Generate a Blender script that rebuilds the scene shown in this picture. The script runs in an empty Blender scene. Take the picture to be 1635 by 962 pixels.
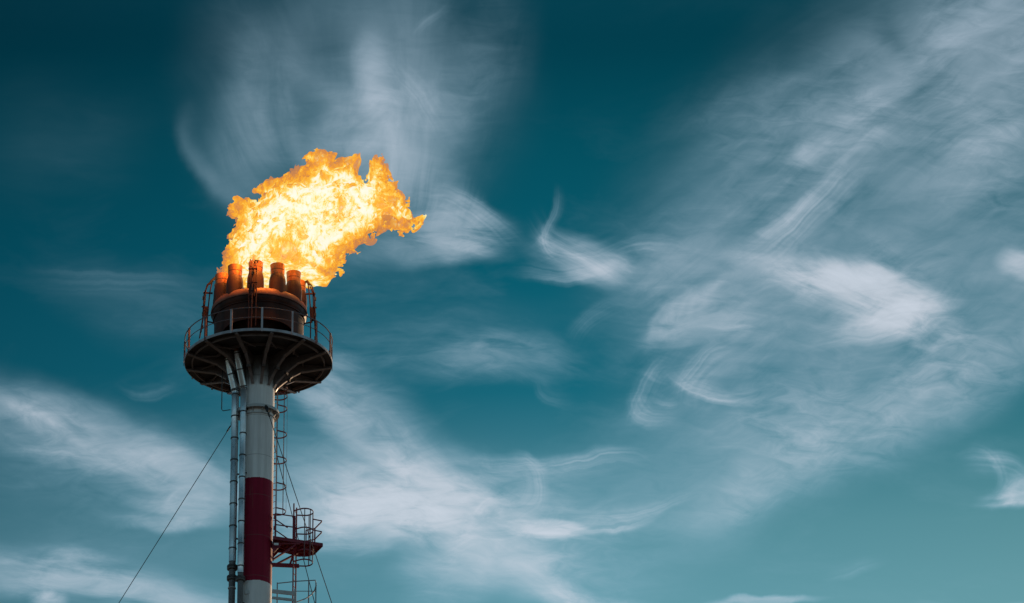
import bpy, bmesh, math, random
import numpy as np
from mathutils import Vector, Matrix

random.seed(7)
rng = np.random.default_rng(11)
sc = bpy.context.scene
COL = sc.collection
R = math.radians

# ------------------------------------------------------------------ camera
CAM = Vector((0.0, -198.9, 1.7))
AZ, EL, ROLL = 0.05664608, 0.47450098, -0.00993246
FPX = 8000.0                                   # focal length in photo pixels (1635 wide)
Fv = Vector((math.sin(AZ) * math.cos(EL), math.cos(AZ) * math.cos(EL), math.sin(EL)))
Rv = Fv.cross(Vector((0, 0, 1))).normalized()
Uv = Rv.cross(Fv)
Rr = Rv * math.cos(ROLL) + Uv * math.sin(ROLL)
Ur = -Rv * math.sin(ROLL) + Uv * math.cos(ROLL)
cd = bpy.data.cameras.new('camera')
cam = bpy.data.objects.new('camera', cd)
COL.objects.link(cam)
cd.sensor_width = 36.0
cd.lens = 36.0 * FPX / 1635.0
cd.clip_start, cd.clip_end = 1.0, 100000.0
cam.matrix_world = Matrix(((Rr.x, Ur.x, -Fv.x, CAM.x), (Rr.y, Ur.y, -Fv.y, CAM.y), (Rr.z, Ur.z, -Fv.z, CAM.z), (0, 0, 0, 1)))
sc.camera = cam

H = 100.8                                      # height of the big platform's deck


def at(px, py, y):
    """The point of the photograph's pixel (px, py) on the vertical plane Y = y."""
    d = Fv + Rr * ((px - 817.5) / FPX) + Ur * ((481 - py) / FPX)
    t = (y - CAM.y) / d.y
    return CAM + d * t


def zat(py, x, y):
    """Height of a point standing at (x, y) that is seen at picture row py."""
    lo, hi = 0.0, 140.0
    for _ in range(40):
        m = (lo + hi) / 2
        v = Vector((x, y, m)) - CAM
        if 481 - FPX * v.dot(Ur) / v.dot(Fv) > py:
            lo = m
        else:
            hi = m
    return lo


# ------------------------------------------------------------------ materials
class NT:
    def __init__(self, tree):
        self.t = tree

    def n(self, kind, **kw):
        nd = self.t.nodes.new(kind)
        for k, v in kw.items():
            setattr(nd, k, v)
        return nd

    def link(self, a, b):
        self.t.links.new(a, b)

    def put(self, sock, v):
        if hasattr(v, 'is_output'):
            self.link(v, sock)
        elif v is not None:
            sock.default_value = v

    def math(self, op, a, b=None, c=None, clamp=False):
        nd = self.n('ShaderNodeMath', operation=op, use_clamp=clamp)
        self.put(nd.inputs[0], a)
        if b is not None:
            self.put(nd.inputs[1], b)
        if c is not None:
            self.put(nd.inputs[2], c)
        return nd.outputs[0]

    def maprange(self, v, a, b, c, d, smooth=False):
        nd = self.n('ShaderNodeMapRange', interpolation_type='SMOOTHSTEP' if smooth else 'LINEAR')
        for i, q in enumerate((v, a, b, c, d)):
            self.put(nd.inputs[i], q)
        return nd.outputs[0]

    def mix(self, f, a, b, blend='MIX'):
        nd = self.n('ShaderNodeMix', data_type='RGBA', blend_type=blend)
        self.put(nd.inputs[0], f)
        self.put(nd.inputs[6], a)
        self.put(nd.inputs[7], b)
        return nd.outputs[2]

    def noise(self, vec, scale, detail=4, rough=.55, dist=0.0, dim='3D'):
        nd = self.n('ShaderNodeTexNoise', noise_dimensions=dim)
        self.link(vec, nd.inputs['Vector'])
        nd.inputs['Scale'].default_value = scale
        nd.inputs['Detail'].default_value = detail
        nd.inputs['Roughness'].default_value = rough
        nd.inputs['Distortion'].default_value = dist
        return nd.outputs[0]

    def ramp(self, f, stops):
        nd = self.n('ShaderNodeValToRGB')
        self.link(f, nd.inputs[0])
        el = nd.color_ramp.elements
        while len(el) < len(stops):
            el.new(.5)
        for e, (p, c) in zip(el, stops):
            e.position = p
            e.color = (*c, 1)
        return nd.outputs[0]

    def mapping(self, vec, loc=(0, 0, 0), rot=(0, 0, 0), scale=(1, 1, 1), kind='POINT'):
        nd = self.n('ShaderNodeMapping', vector_type=kind)
        self.link(vec, nd.inputs[0])
        nd.inputs[1].default_value = loc
        nd.inputs[2].default_value = rot
        nd.inputs[3].default_value = scale
        return nd.outputs[0]


def new_mat(name):
    m = bpy.data.materials.new(name)
    m.use_nodes = True
    m.node_tree.nodes.clear()
    g = NT(m.node_tree)
    out = g.n('ShaderNodeOutputMaterial')
    return m, g, out


def metal_mat(name, col, col2=None, metallic=0.0, rough=.55, scale=2.0, streak=False, amount=.6, bump=.0):
    """A worn surface: two colours of the thing itself mixed by blotches or by vertical runs."""
    m, g, out = new_mat(name)
    p = g.n('ShaderNodeBsdfPrincipled')
    g.link(p.outputs[0], out.inputs[0])
    tc = g.n('ShaderNodeTexCoord')
    v = tc.outputs['Object']
    if streak:
        v = g.mapping(v, scale=(1, 1, .09))
    f = g.noise(v, scale, 5, .62)
    f = g.maprange(f, .35, .7, 0, amount)
    g.link(g.mix(f, (*col, 1), (*(col2 or col), 1)), p.inputs['Base Color'])
    p.inputs['Metallic'].default_value = metallic
    g.link(g.maprange(g.noise(tc.outputs['Object'], scale * 3, 3), .3, .7, rough - .1, rough + .12), p.inputs['Roughness'])
    if bump:
        b = g.n('ShaderNodeBump')
        b.inputs['Strength'].default_value = bump
        b.inputs['Distance'].default_value = .03
        g.link(g.noise(tc.outputs['Object'], scale * 2.5, 4), b.inputs['Height'])
        g.link(b.outputs[0], p.inputs['Normal'])
    return m


M = {}
M['rim'] = metal_mat('weathered_grey_steel', (.42, .42, .45), (.12, .075, .065), .3, .5, 1.6, amount=.75)
M['dark'] = metal_mat('sooty_steel', (.035, .026, .024), (.075, .05, .042), .2, .6, 1.3)
M['beam'] = metal_mat('smoked_beam_steel', (.22, .175, .165), (.06, .042, .038), .3, .5, 1.7)
M['post'] = metal_mat('brown_primer_paint', (.17, .075, .07), (.08, .035, .035), 0, .5, 2.5)
M['postgrey'] = metal_mat('sky_lit_post_steel', (.45, .41, .42), (.17, .1, .095), .3, .45, 2.5)  # paler post colour with the sky's light painted in
M['rail'] = metal_mat('dark_rail_steel', (.15, .12, .125), (.09, .06, .06), .3, .45, 2)
M['drum'] = metal_mat('heat_stained_drum_steel', (.016, .008, .0065), (.10, .032, .019), .0, .55, 1.1, streak=True, amount=.8, bump=.2)
M['lip'] = metal_mat('scorched_lip_steel', (.27, .11, .07), (.08, .038, .03), .15, .55, 1.5, bump=.2)
M['nozzle'] = metal_mat('scorched_nozzle_steel', (.10, .038, .023), (.03, .018, .016), .1, .55, 2.2, bump=.25)
M['tip'] = metal_mat('heat_tint_and_flame_glow_alloy', (.58, .17, .035), (.24, .07, .022), .35, .45, 2.2, bump=.15)  # heat tint, its orange deepened to carry the flame's glow
M['pilot'] = metal_mat('rusty_pilot_steel', (.085, .03, .024), (.035, .018, .016), .1, .6, 3)
M['clad'] = metal_mat('galvanised_cladding', (.62, .64, .65), (.34, .36, .36), .8, .30, 1.2, streak=True, amount=.6, bump=.02)
M['flange'] = metal_mat('dark_cast_flange', (.06, .055, .055), (.13, .12, .115), .4, .5, 3)
M['barepipe'] = metal_mat('bare_grey_pipe', (.16, .155, .155), (.09, .075, .07), .4, .5, 2, streak=True)
M['red'] = metal_mat('dark_red_paint', (.21, .008, .026), (.13, .007, .018), 0, .6, 1.8)
M['ladder'] = metal_mat('grey_ladder_steel', (.28, .25, .25), (.16, .07, .055), .3, .5, 2.0)
M['hoop'] = metal_mat('rust_red_hoop_paint', (.19, .035, .03), (.09, .022, .02), 0, .5, 2)
M['wire'] = metal_mat('steel_rope', (.06, .062, .066), (.09, .09, .09), .5, .5, 1)
M['lug'] = metal_mat('black_shackle_iron', (.03, .03, .032), (.06, .06, .06), .4, .5, 2)
M['white'] = metal_mat('pale_grey_paint', (.5, .5, .49), (.3, .28, .27), 0, .5, 1.4)
M['sign'] = metal_mat('white_plate_paint', (.75, .76, .75), (.5, .5, .5), 0, .5, 4)

for k_ in ('drum', 'lip', 'nozzle', 'pilot'):
    for nd_ in M[k_].node_tree.nodes:
        if nd_.type == 'BSDF_PRINCIPLED':
            nd_.inputs['Specular IOR Level'].default_value = .15

Z_RED_TOP = zat(761, 0, -.73)
Z_RED_BOT = zat(925.5, 0, -.73)


def column_mat():
    m, g, out = new_mat('banded_column_paint')
    p = g.n('ShaderNodeBsdfPrincipled')
    g.link(p.outputs[0], out.inputs[0])
    tc = g.n('ShaderNodeTexCoord')
    o = tc.outputs['Object']
    sep = g.n('ShaderNodeSeparateXYZ')
    g.link(o, sep.inputs[0])
    z = sep.outputs[2]
    zw = g.math('ADD', z, g.math('MULTIPLY', g.math('SUBTRACT', g.noise(o, 7, 5, .7), .5), .10))
    band = Z_RED_TOP - Z_RED_BOT
    ph = g.math('DIVIDE', g.math('SUBTRACT', Z_RED_TOP, zw), band)      # 0..1 is the first red band
    md = g.math('MODULO', g.math('ADD', ph, 20.0), 2.0)
    red = g.math('LESS_THAN', md, 1.0)
    red = g.math('MULTIPLY', red, g.math('GREATER_THAN', ph, 0.0))
    st = g.noise(g.mapping(o, scale=(1, 1, .06)), 4.0, 6, .65)
    bl = g.noise(o, .9, 5, .6)
    grey = g.mix(g.maprange(st, .38, .70, 0, .85), (.80, .80, .795, 1), (.55, .54, .53, 1))
    grey = g.mix(g.maprange(bl, .45, .7, 0, .35), grey, (.62, .62, .62, 1))
    redc = g.mix(g.maprange(st, .36, .68, 0, .9), (.27, .006, .033, 1), (.19, .005, .022, 1))
    c = g.mix(red, grey, redc)
    # soot rising in ragged tongues from the brackets at the top
    so = g.noise(g.mapping(o, scale=(1, 1, .35)), 3.2, 6, .65)
    sz = g.maprange(g.math('ADD', z, g.math('MULTIPLY', g.math('SUBTRACT', so, .5), 1.5)), H - 1.55, H - .65, 0, .85)
    c = g.mix(sz, c, (.045, .034, .03, 1))
    # rust runs: thin brown tears below fittings
    rr_ = g.noise(g.mapping(o, scale=(1, 1, .05)), 7.5, 4, .6)
    ru = g.math('MULTIPLY', g.maprange(rr_, .57, .70, 0, .8), g.maprange(g.noise(o, .45, 3), .45, .62, 0, 1))
    c = g.mix(ru, c, (.16, .085, .055, 1))
    # weld seams, a thin dull line every 1.9 m
    sm = g.math('MODULO', g.math('ADD', z, .55), 1.93)
    seam = g.math('MULTIPLY', g.math('LESS_THAN', sm, .028), .45)
    c = g.mix(seam, c, (.12, .10, .09, 1))
    g.link(c, p.inputs['Base Color'])
    p.inputs['Roughness'].default_value = .62
    p.inputs['Specular IOR Level'].default_value = .18
    b = g.n('ShaderNodeBump')
    b.inputs['Strength'].default_value = .12
    b.inputs['Distance'].default_value = .05
    g.link(g.noise(o, 1.6, 3), b.inputs['Height'])
    g.link(b.outputs[0], p.inputs['Normal'])
    return m


M['column'] = column_mat()


# ------------------------------------------------------------------ mesh tools (all coordinates are world ones; built meshes are made local)
class MB:
    def __init__(self):
        self.bm = bmesh.new()

    def tube(self, pts, r, n=8, close=False, caps=True):
        pts = [Vector(p) for p in pts]
        rs = r if isinstance(r, (list, tuple)) else [r] * len(pts)
        N = len(pts)
        rings = []
        prev = None
        for i, p in enumerate(pts):
            if close:
                t = pts[(i + 1) % N] - pts[i - 1]
            else:
                t = pts[min(i + 1, N - 1)] - pts[max(i - 1, 0)]
            t.normalize()
            ref = prev if prev is not None else (Vector((0, 0, 1)) if abs(t.z) < .9 else Vector((1, 0, 0)))
            a = ref - t * ref.dot(t)
            if a.length < 1e-6:
                a = t.orthogonal()
            a.normalize()
            prev = a
            b = t.cross(a)
            rings.append([self.bm.verts.new(p + (a * math.cos(k * 2 * math.pi / n) + b * math.sin(k * 2 * math.pi / n)) * rs[i]) for k in range(n)])
        for i in range(N if close else N - 1):
            A, B = rings[i], rings[(i + 1) % N]
            for k in range(n):
                self.bm.faces.new((A[k], A[(k + 1) % n], B[(k + 1) % n], B[k]))
        if not close and caps:
            self.bm.faces.new(rings[0][::-1])
            self.bm.faces.new(rings[-1])
        return self

    def lathe(self, prof, n=64, axis=(0, 0), a0=0.0, a1=None, closed=True):
        """Revolve a (radius, z) profile round a vertical axis; a closed profile gives a solid ring."""
        full = a1 is None
        cnt = n if full else n + 1
        rings = []
        for k in range(cnt):
            a = a0 + (2 * math.pi if full else (a1 - a0)) * k / n
            rings.append([self.bm.verts.new((axis[0] + r * math.cos(a), axis[1] + r * math.sin(a), z)) for r, z in prof])
        P = len(prof)
        for k in range(n):
            A, B = rings[k], rings[(k + 1) % cnt]
            for i in range(P if closed else P - 1):
                j = (i + 1) % P
                self.bm.faces.new((A[i], B[i], B[j], A[j]))
        if not full and closed:
            self.bm.faces.new(rings[0])
            self.bm.faces.new(rings[-1][::-1])
        return self

    def box(self, c, size, rot=None):
        m = Matrix.Translation(Vector(c)) @ (rot.to_4x4() if rot is not None else Matrix.Identity(4)) @ Matrix.Diagonal((*size, 1))
        bmesh.ops.create_cube(self.bm, size=1, matrix=m)
        return self

    def bar(self, a, b, w, h, up=(0, 0, 1)):
        """A rectangular bar from a to b, w wide and h high."""
        a, b = Vector(a), Vector(b)
        t = (b - a)
        L = t.length
        t.normalize()
        u = Vector(up)
        u = (u - t * u.dot(t)).normalized()
        s = t.cross(u)
        m = Matrix(((t.x, s.x, u.x), (t.y, s.y, u.y), (t.z, s.z, u.z)))
        return self.box((a + b) / 2, (L, w, h), m)

    def prism(self, poly, thick):
        """A flat polygon given by 3D points, extruded along the vector thick."""
        t = Vector(thick)
        A = [self.bm.verts.new(Vector(p)) for p in poly]
        B = [self.bm.verts.new(Vector(p) + t) for p in poly]
        n = len(A)
        self.bm.faces.new(A[::-1])
        self.bm.faces.new(B)
        for i in range(n):
            self.bm.faces.new((A[i], A[(i + 1) % n], B[(i + 1) % n], B[i]))
        return self

    def build(self, name, mat, parent=None, smooth=True):
        bmesh.ops.recalc_face_normals(self.bm, faces=self.bm.faces)
        me = bpy.data.meshes.new(name)
        off = world_of(parent) if parent else Vector((0, 0, 0))
        bmesh.ops.translate(self.bm, verts=self.bm.verts, vec=-off)
        self.bm.to_mesh(me)
        self.bm.free()
        me.materials.append(mat)
        if smooth:
            me.polygons.foreach_set('use_smooth', [True] * len(me.polygons))
            me.set_sharp_from_angle(angle=R(38))
        o = bpy.data.objects.new(name, me)
        COL.objects.link(o)
        o.parent = parent
        return o


def world_of(o):
    v = Vector((0, 0, 0))
    while o is not None:
        v = v + o.location
        o = o.parent
    return v


def thing(name, label, cat, loc=(0, 0, 0), group=None):
    o = bpy.data.objects.new(name, None)
    o.location = loc
    o.empty_display_size = .3
    COL.objects.link(o)
    o['label'] = label
    o['category'] = cat
    if group:
        o['group'] = group
    return o


def dup_rot(o, ang, parent):
    """A copy of a part (and its sub-parts) turned about the thing's own vertical axis."""
    c = o.copy()
    COL.objects.link(c)
    c.parent = parent
    c.rotation_euler = (0, 0, ang)
    for ch in list(o.children):
        d = ch.copy()
        COL.objects.link(d)
        d.parent = c
    return c


def pol(r, deg, z):
    """Polar point: 0 degrees faces the camera, positive to the right."""
    a = R(deg)
    return Vector((r * math.sin(a), -r * math.cos(a), z))


# ------------------------------------------------------------------ setting
bm = MB()
bm.prism([(-40000, -40000, -1), (40000, -40000, -1), (40000, 40000, -1), (-40000, 40000, -1)], (0, 0, 1))
g_m, g, out = new_mat('bare_industrial_ground')
p = g.n('ShaderNodeBsdfPrincipled')
g.link(p.outputs[0], out.inputs[0])
tc = g.n('ShaderNodeTexCoord')
nf = g.noise(tc.outputs['Object'], .05, 8, .6)
g.link(g.ramp(nf, [(.3, (.10, .09, .075)), (.55, (.16, .14, .115)), (.75, (.11, .115, .07))]), p.inputs['Base Color'])
p.inputs['Roughness'].default_value = .9
ground = bm.build('ground', g_m, None, False)
ground['kind'] = 'structure'

# ------------------------------------------------------------------ the stack
stack = thing('flare_stack', 'tall grey and dark red steel flare stack crowned by a rusty drum of burner nozzles', 'flare stack')
RP = .735
prof = [(0, .0), (1.6, .0), (1.6, .5), (1.05, .5)]
prof += [(RP + .1, 2.0), (RP, 12.0), (RP, H - 1.0), (RP + .03, H - .9), (RP + .03, H - .05), (RP, H + .1), (RP, H + 1.6), (0, H + 1.6)]
MB().lathe(prof, 72, closed=False).build('column', M['column'], stack)

# ring plate that the guy ropes hang from
zc = zat(659.5, .95, 0)
cp = [(RP + .004, zc + .02), (.95, zc + .02), (.97, zc - .12), (.93, zc - .12), (.92, zc - .02), (RP + .004, zc - .02)]
ring = MB().lathe(cp, 64).build('guy_ring', M['white'], stack)
bm = MB()
bm.lathe([(RP + .004, zc - .30), (RP + .05, zc - .30), (RP + .05, zc - .34), (RP + .004, zc - .34)], 64)
bm.build('weld_band', M['white'], ring)
for k in range(12):
    a = 15 + 30 * k
    d = pol(1, a, 0)
    s = Vector((d.y, -d.x, 0))
    b = MB().prism([d * (RP + .004) + Vector((0, 0, zc - .025)) - s * .012, d * .92 + Vector((0, 0, zc - .025)) - s * .012,
                    d * (RP + .004) + Vector((0, 0, zc - .30)) - s * .012], s * .024)
    b.build('gusset', M['white'], ring)

# burner head: dark throat, wind-shield skirt with arched openings, rolled lip
zl = zat(457.5, 0, -2.08)                      # top of the lip
zb = zat(490, 0, -2.08)                        # underside of the bulge
z_sk = zat(509, 0, -2.0)                       # crown of the front opening
MB().lathe([(.8, H + .06), (1.0, H + .06), (1.15, H + .9), (1.5, zl - .75), (1.6, zl - .35), (1.2, zl - .35)], 48).build('manifold', M['dark'], stack)
drum = MB()
pr = []
cz = zl - .40
for k in range(33):                            # the rolled body under the lip
    a = R(65 - 200 * k / 32)
    pr.append((1.80 + .31 * math.cos(a), cz + .34 * math.sin(a)))
pr += [(1.62, cz - .2), (1.62, cz + .25)]
drum.lathe(pr, 112)
wind = drum.build('burner_drum', M['drum'], stack)
zb = cz - .10
lip = MB().lathe([(2.10, zl - .36), (2.145, zl - .37), (2.155, zl - .31), (2.11, zl - .09), (2.05, zl - .02), (1.98, zl), (1.80, zl + .005), (1.80, zl - .02), (1.95, zl - .06), (2.08, zl - .2)], 112)
lip.build('lip', M['lip'], wind)
top_plate = MB().lathe([(.3, zl - .12), (1.79, zl - .12), (1.79, zl - .16), (.3, zl - .16)], 64).build('burner_plate', M['dark'], stack)

# skirt: a shell whose lower edge is cut into three wide arches
bm = MB()
N = 216
ro, ri = 1.99, 1.955
rows = []
for k in range(N):
    a = 360.0 * k / N
    zz = H + .03
    for c0 in (-2, 178):
        d = abs((a - c0 + 180) % 360 - 180)
        if d < 68:
            t = d / 68
            zz = max(zz, H + .03 + (z_sk - H) * (1 - t ** 4) ** .6)
    rows.append((pol(ro, a, zz), pol(ro, a, zb - .055), pol(ri, a, zb - .055), pol(ri, a, zz)))
vs = [[bm.bm.verts.new(v) for v in r_] for r_ in rows]
for k in range(N):
    A, B = vs[k], vs[(k + 1) % N]
    for i in range(4):
        bm.bm.faces.new((A[i], B[i], B[(i + 1) % 4], A[(i + 1) % 4]))
skirt = bm.build('skirt', M['drum'], stack)
bm = MB()
bm.lathe([(ro + .003, zb - .17), (ro + .05, zb - .17), (ro + .05, zb - .07), (ro + .003, zb - .07)], 96)
bm.build('stiffener_hoop', M['drum'], skirt)
# pale lashing plates at the feet of the skirt
for a in (-64, 62):
    o_ = MB().bar(pol(2.03, a, H + .05), pol(2.03, a, H + .27), .17, .03, up=pol(1, a, 0)).build('foot_plate', M['sign'], skirt)

# nozzles
zt = H + 4.04
NOZ = 11
NR = 1.75
noz = []
a0 = -6.0
zn = zl - .36
c0_ = pol(NR, 0, 0)
pn = [(.0, zn), (.375, zn), (.38, zt - 1.05), (.372, zt - .80), (.345, zt - .64), (.31, zt - .52), (.30, zt - .50), (.27, zt - .50), (.0, zt - .5)]
pt = [(.302, zt - .497), (.312, zt - .35), (.318, zt - .1), (.328, zt - .03), (.33, zt), (.305, zt), (.28, zt - .1), (.27, zt - .497)]
sp = [(.345 + .004, zt - .655), (.356, zt - .655), (.335, zt - .6), (.33, zt - .6)]
nz = MB().lathe(pn, 32, (c0_.x, c0_.y), closed=False).build('nozzle', M['nozzle'], stack)
MB().lathe(pt, 32, (c0_.x, c0_.y)).build('nozzle_tip', M['tip'], nz)
MB().lathe([(.303, zt - .30), (.316, zt - .30), (.316, zt - .275), (.303, zt - .275)], 32, (c0_.x, c0_.y)).build('tip_ring', M['nozzle'], nz)
nz.rotation_euler = (0, 0, R(a0))
for k in range(1, NOZ):
    c = dup_rot(nz, R(a0 + 360 * k / NOZ), stack)
    c.location.z = random.uniform(-.04, .04)


# pilot burners: tube bundle up the outside of the drum, ignition box, bent tip
def pilot(ang, parent, zlow):
    d = pol(1, ang, 0)
    s = Vector((-d.y, d.x, 0))                  # tangent
    if s.x < 0 and abs(ang) < 45:
        s = -s

    def P(r, z, t=0.0):
        return d * r + s * t + Vector((0, 0, H + z))
    root = MB()
    root.tube([P(2.62, zlow, .0), P(2.5, 2.1, .0), P(2.46, 3.3, 0), P(2.33, 3.82, 0), P(1.98, 4.2, 0)], .032, 8)
    o = root.build('pilot_burner', M['pilot'], parent)
    MB().tube([P(2.3, zlow + .1, -.16), P(2.3, 2.4, -.16), P(2.2, 3.6, -.16), P(2.12, 4.05, -.14)], .028, 8).build('gas_tube', M['pilot'], o)
    MB().tube([P(2.56, zlow + .2, .18), P(2.45, 2.3, .18), P(2.38, 3.5, .16), P(2.25, 3.86, .12)], .026, 8).build('spark_tube', M['pilot'], o)
    MB().tube([P(2.26, 3.84, 0), P(2.13, 4.02, 0), P(1.95, 4.22, 0)], [.045, .07, .06], 10).build('pilot_head', M['dark'], o)
    MB().bar(P(2.36, 2.08, -.02), P(2.32, 2.66, -.02), .22, .17, up=d).build('ignition_box', M['pilot'], o)
    b = MB()
    b.bar(P(2.5, 3.42, 0), P(2.08, 3.40, 0), .07, .06)
    b.bar(P(2.42, 3.41, -.19), P(2.42, 3.41, .21), .05, .05)
    b.build('cross_arm', M['pilot'], o)
    b = MB()
    b.bar(P(2.56, 2.72, 0), P(2.28, 2.70, 0), .06, .05)
    b.bar(P(2.4, 2.71, -.19), P(2.46, 2.71, .21), .04, .04)
    b.build('bracket_arm', M['pilot'], o)
    MB().bar(P(2.38, 2.0, 0), P(1.985, 1.92, 0), .05, .05).build('bracket_arm', M['pilot'], o)
    for q in (3.15, 2.35, 1.7, 1.2):
        if q > zlow + .1:
            MB().box(P(2.49 + .01 * (3 - q), q, .0), (.09, .09, .14)).build('pipe_clip', M['dark'], o)
    return o


pilot(-90, stack, 1.15)
pilot(88, stack, .75)
pf = pilot(-7.5, stack, .3)
pilot(180, stack, 1.0)

# ------------------------------------------------------------------ the round service platform
plat = thing('service_platform', 'round railed service platform on splayed brackets just below the burner drum', 'platform', (0, 0, H))
NB = 13
PH = -17.6
RO = 3.27
# grating deck as a ring, its outer edge a polygon between the bracket ends
bm = MB()
bm.lathe([(.80, H - .04), (RO - .02, H - .04), (RO - .02, H), (.80, H)], 78)
deck_m, g, out = new_mat('soot_black_chequer_plate')
p = g.n('ShaderNodeBsdfPrincipled')
g.link(p.outputs[0], out.inputs[0])
tc = g.n('ShaderNodeTexCoord')
nf = g.noise(tc.outputs['Object'], 2.2, 6, .65)
g.link(g.ramp(nf, [(.35, (.018, .014, .013)), (.6, (.04, .029, .026)), (.8, (.075, .05, .042))]), p.inputs['Base Color'])
p.inputs['Roughness'].default_value = .6
p.inputs['Metallic'].default_value = .2
bm.build('deck', deck_m, plat)
MB().lathe([(RO - .018, H - .08), (RO + .01, H - .08), (RO + .01, H + .045), (RO - .018, H + .045)], 78).build('toe_board', M['rim'], plat)
# ring stringers under the deck
for r_ in (1.95, 2.9):
    MB().lathe([(r_, H - .16), (r_ + .05, H - .16), (r_ + .05, H - .043), (r_, H - .043)], 78).build('ring_stringer', M['beam'], plat)


def bracket(parent):
    """One bracket facing the camera (angle 0): tapered I-beam plus knee brace with its own flange."""
    w = .022

    def P(r, z, t=0.0):
        return pol(r, 0, H + z) + Vector((t, 0, 0))
    b = MB()
    poly = [P(3.24, -.05, -w), P(3.24, -.13, -w), P(1.86, -.42, -w), (P(1.5, -.62, -w)), P(.745, -.62, -w), P(.745, -.05, -w)]
    b.prism(poly, (2 * w, 0, 0))
    o = b.build('bracket', M['beam'], parent, False)
    fw = .17
    b = MB()
    b.bar(P(3.24, -.145), P(1.86, -.437), fw, .025)
    o2 = b.build('beam_flange', M['beam'], o, False)
    b = MB()
    pth = [(1.86, -.45), (1.52, -.66), (1.12, -1.0), (.88, -1.24), (.775, -1.42)]
    for (ra, za), (rb, zb_) in zip(pth[:-1], pth[1:]):
        b.bar(P(ra, za), P(rb, zb_), .13, .04)
    b.prism([P(1.52, -.63, -.012), P(.775, -1.38, -.012), P(.745, -1.2, -.012), P(.745, -.63, -.012)], (.024, 0, 0))
    b.build('knee_brace', M['beam'], o, False)
    b = MB()
    b.bar(P(1.30, -.8), P(1.42, -.83), .2, .10)
    b.build('splice_plate', M['dark'], o, False)
    return o


br = bracket(plat)
br.rotation_euler = (0, 0, R(PH))
for k in range(1, NB):
    dup_rot(br, R(PH + 360 * k / NB), plat)
# thin wind braces zig-zag between the brackets
for k in range(NB):
    a = PH + 360 * k / NB
    b_ = a + 360 / NB
    MB().bar(pol(2.62, a + .6, H - .2), pol(1.95, (a + b_) / 2, H - .19), .05, .05).build('wind_brace', M['beam'], plat, False)

# railing
NP = 15
zr = H + 1.05
for k in range(NP):
    a = -21.7 + 24 * k
    d = pol(1, a, 0)
    s = Vector((-d.y, d.x, 0))
    b = MB()
    b.bar(d * (RO + .04) + Vector((0, 0, H - .12)), d * (RO + .04) + Vector((0, 0, zr)), .085, .014, up=d)
    b.bar(d * (RO + .0) + s * .038 + Vector((0, 0, H + .08)), d * (RO + .0) + s * .038 + Vector((0, 0, zr - .002)), .014, .07, up=d)
    front = abs((a + 180) % 360 - 180) < 40
    b.build('railing_post', M['postgrey'] if front else M['post'], plat, False)  # camera-side posts get the colour with painted sky light
for nm, zz, rr in (('handrail', zr, .026), ('mid_rail', H + .58, .018)):
    MB().tube([pol(RO, 360 * k / 90, zz) for k in range(90)], rr, 6, close=True).build(nm, M['rail'], plat)
# hanging lashing bar on the right edge and the small drain loop on the left
MB().bar(pol(RO + .09, 91, H - .42), pol(RO + .09, 91, H + .58), .07, .05).build('gate_bar', M['post'], plat, False)
for zz in (.42, .80):
    MB().tube([pol(2.72, -76, H + zz), pol(2.62, -98, H + zz)], .012, 5).build('tool_rack', M['rail'], plat)
A = at(354.5, 622, .1)
MB().tube([(A.x, .1, H - .2), (A.x, .1, zat(653, A.x, .1)), (A.x + .06, .1, zat(655.5, A.x, .1)), (at(368, 654, .1).x, .1, zat(653.5, A.x, .1))], .022, 6).build('drain_loop', M['wire'], plat)

# ------------------------------------------------------------------ riser pipes
random.seed(3)


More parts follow.
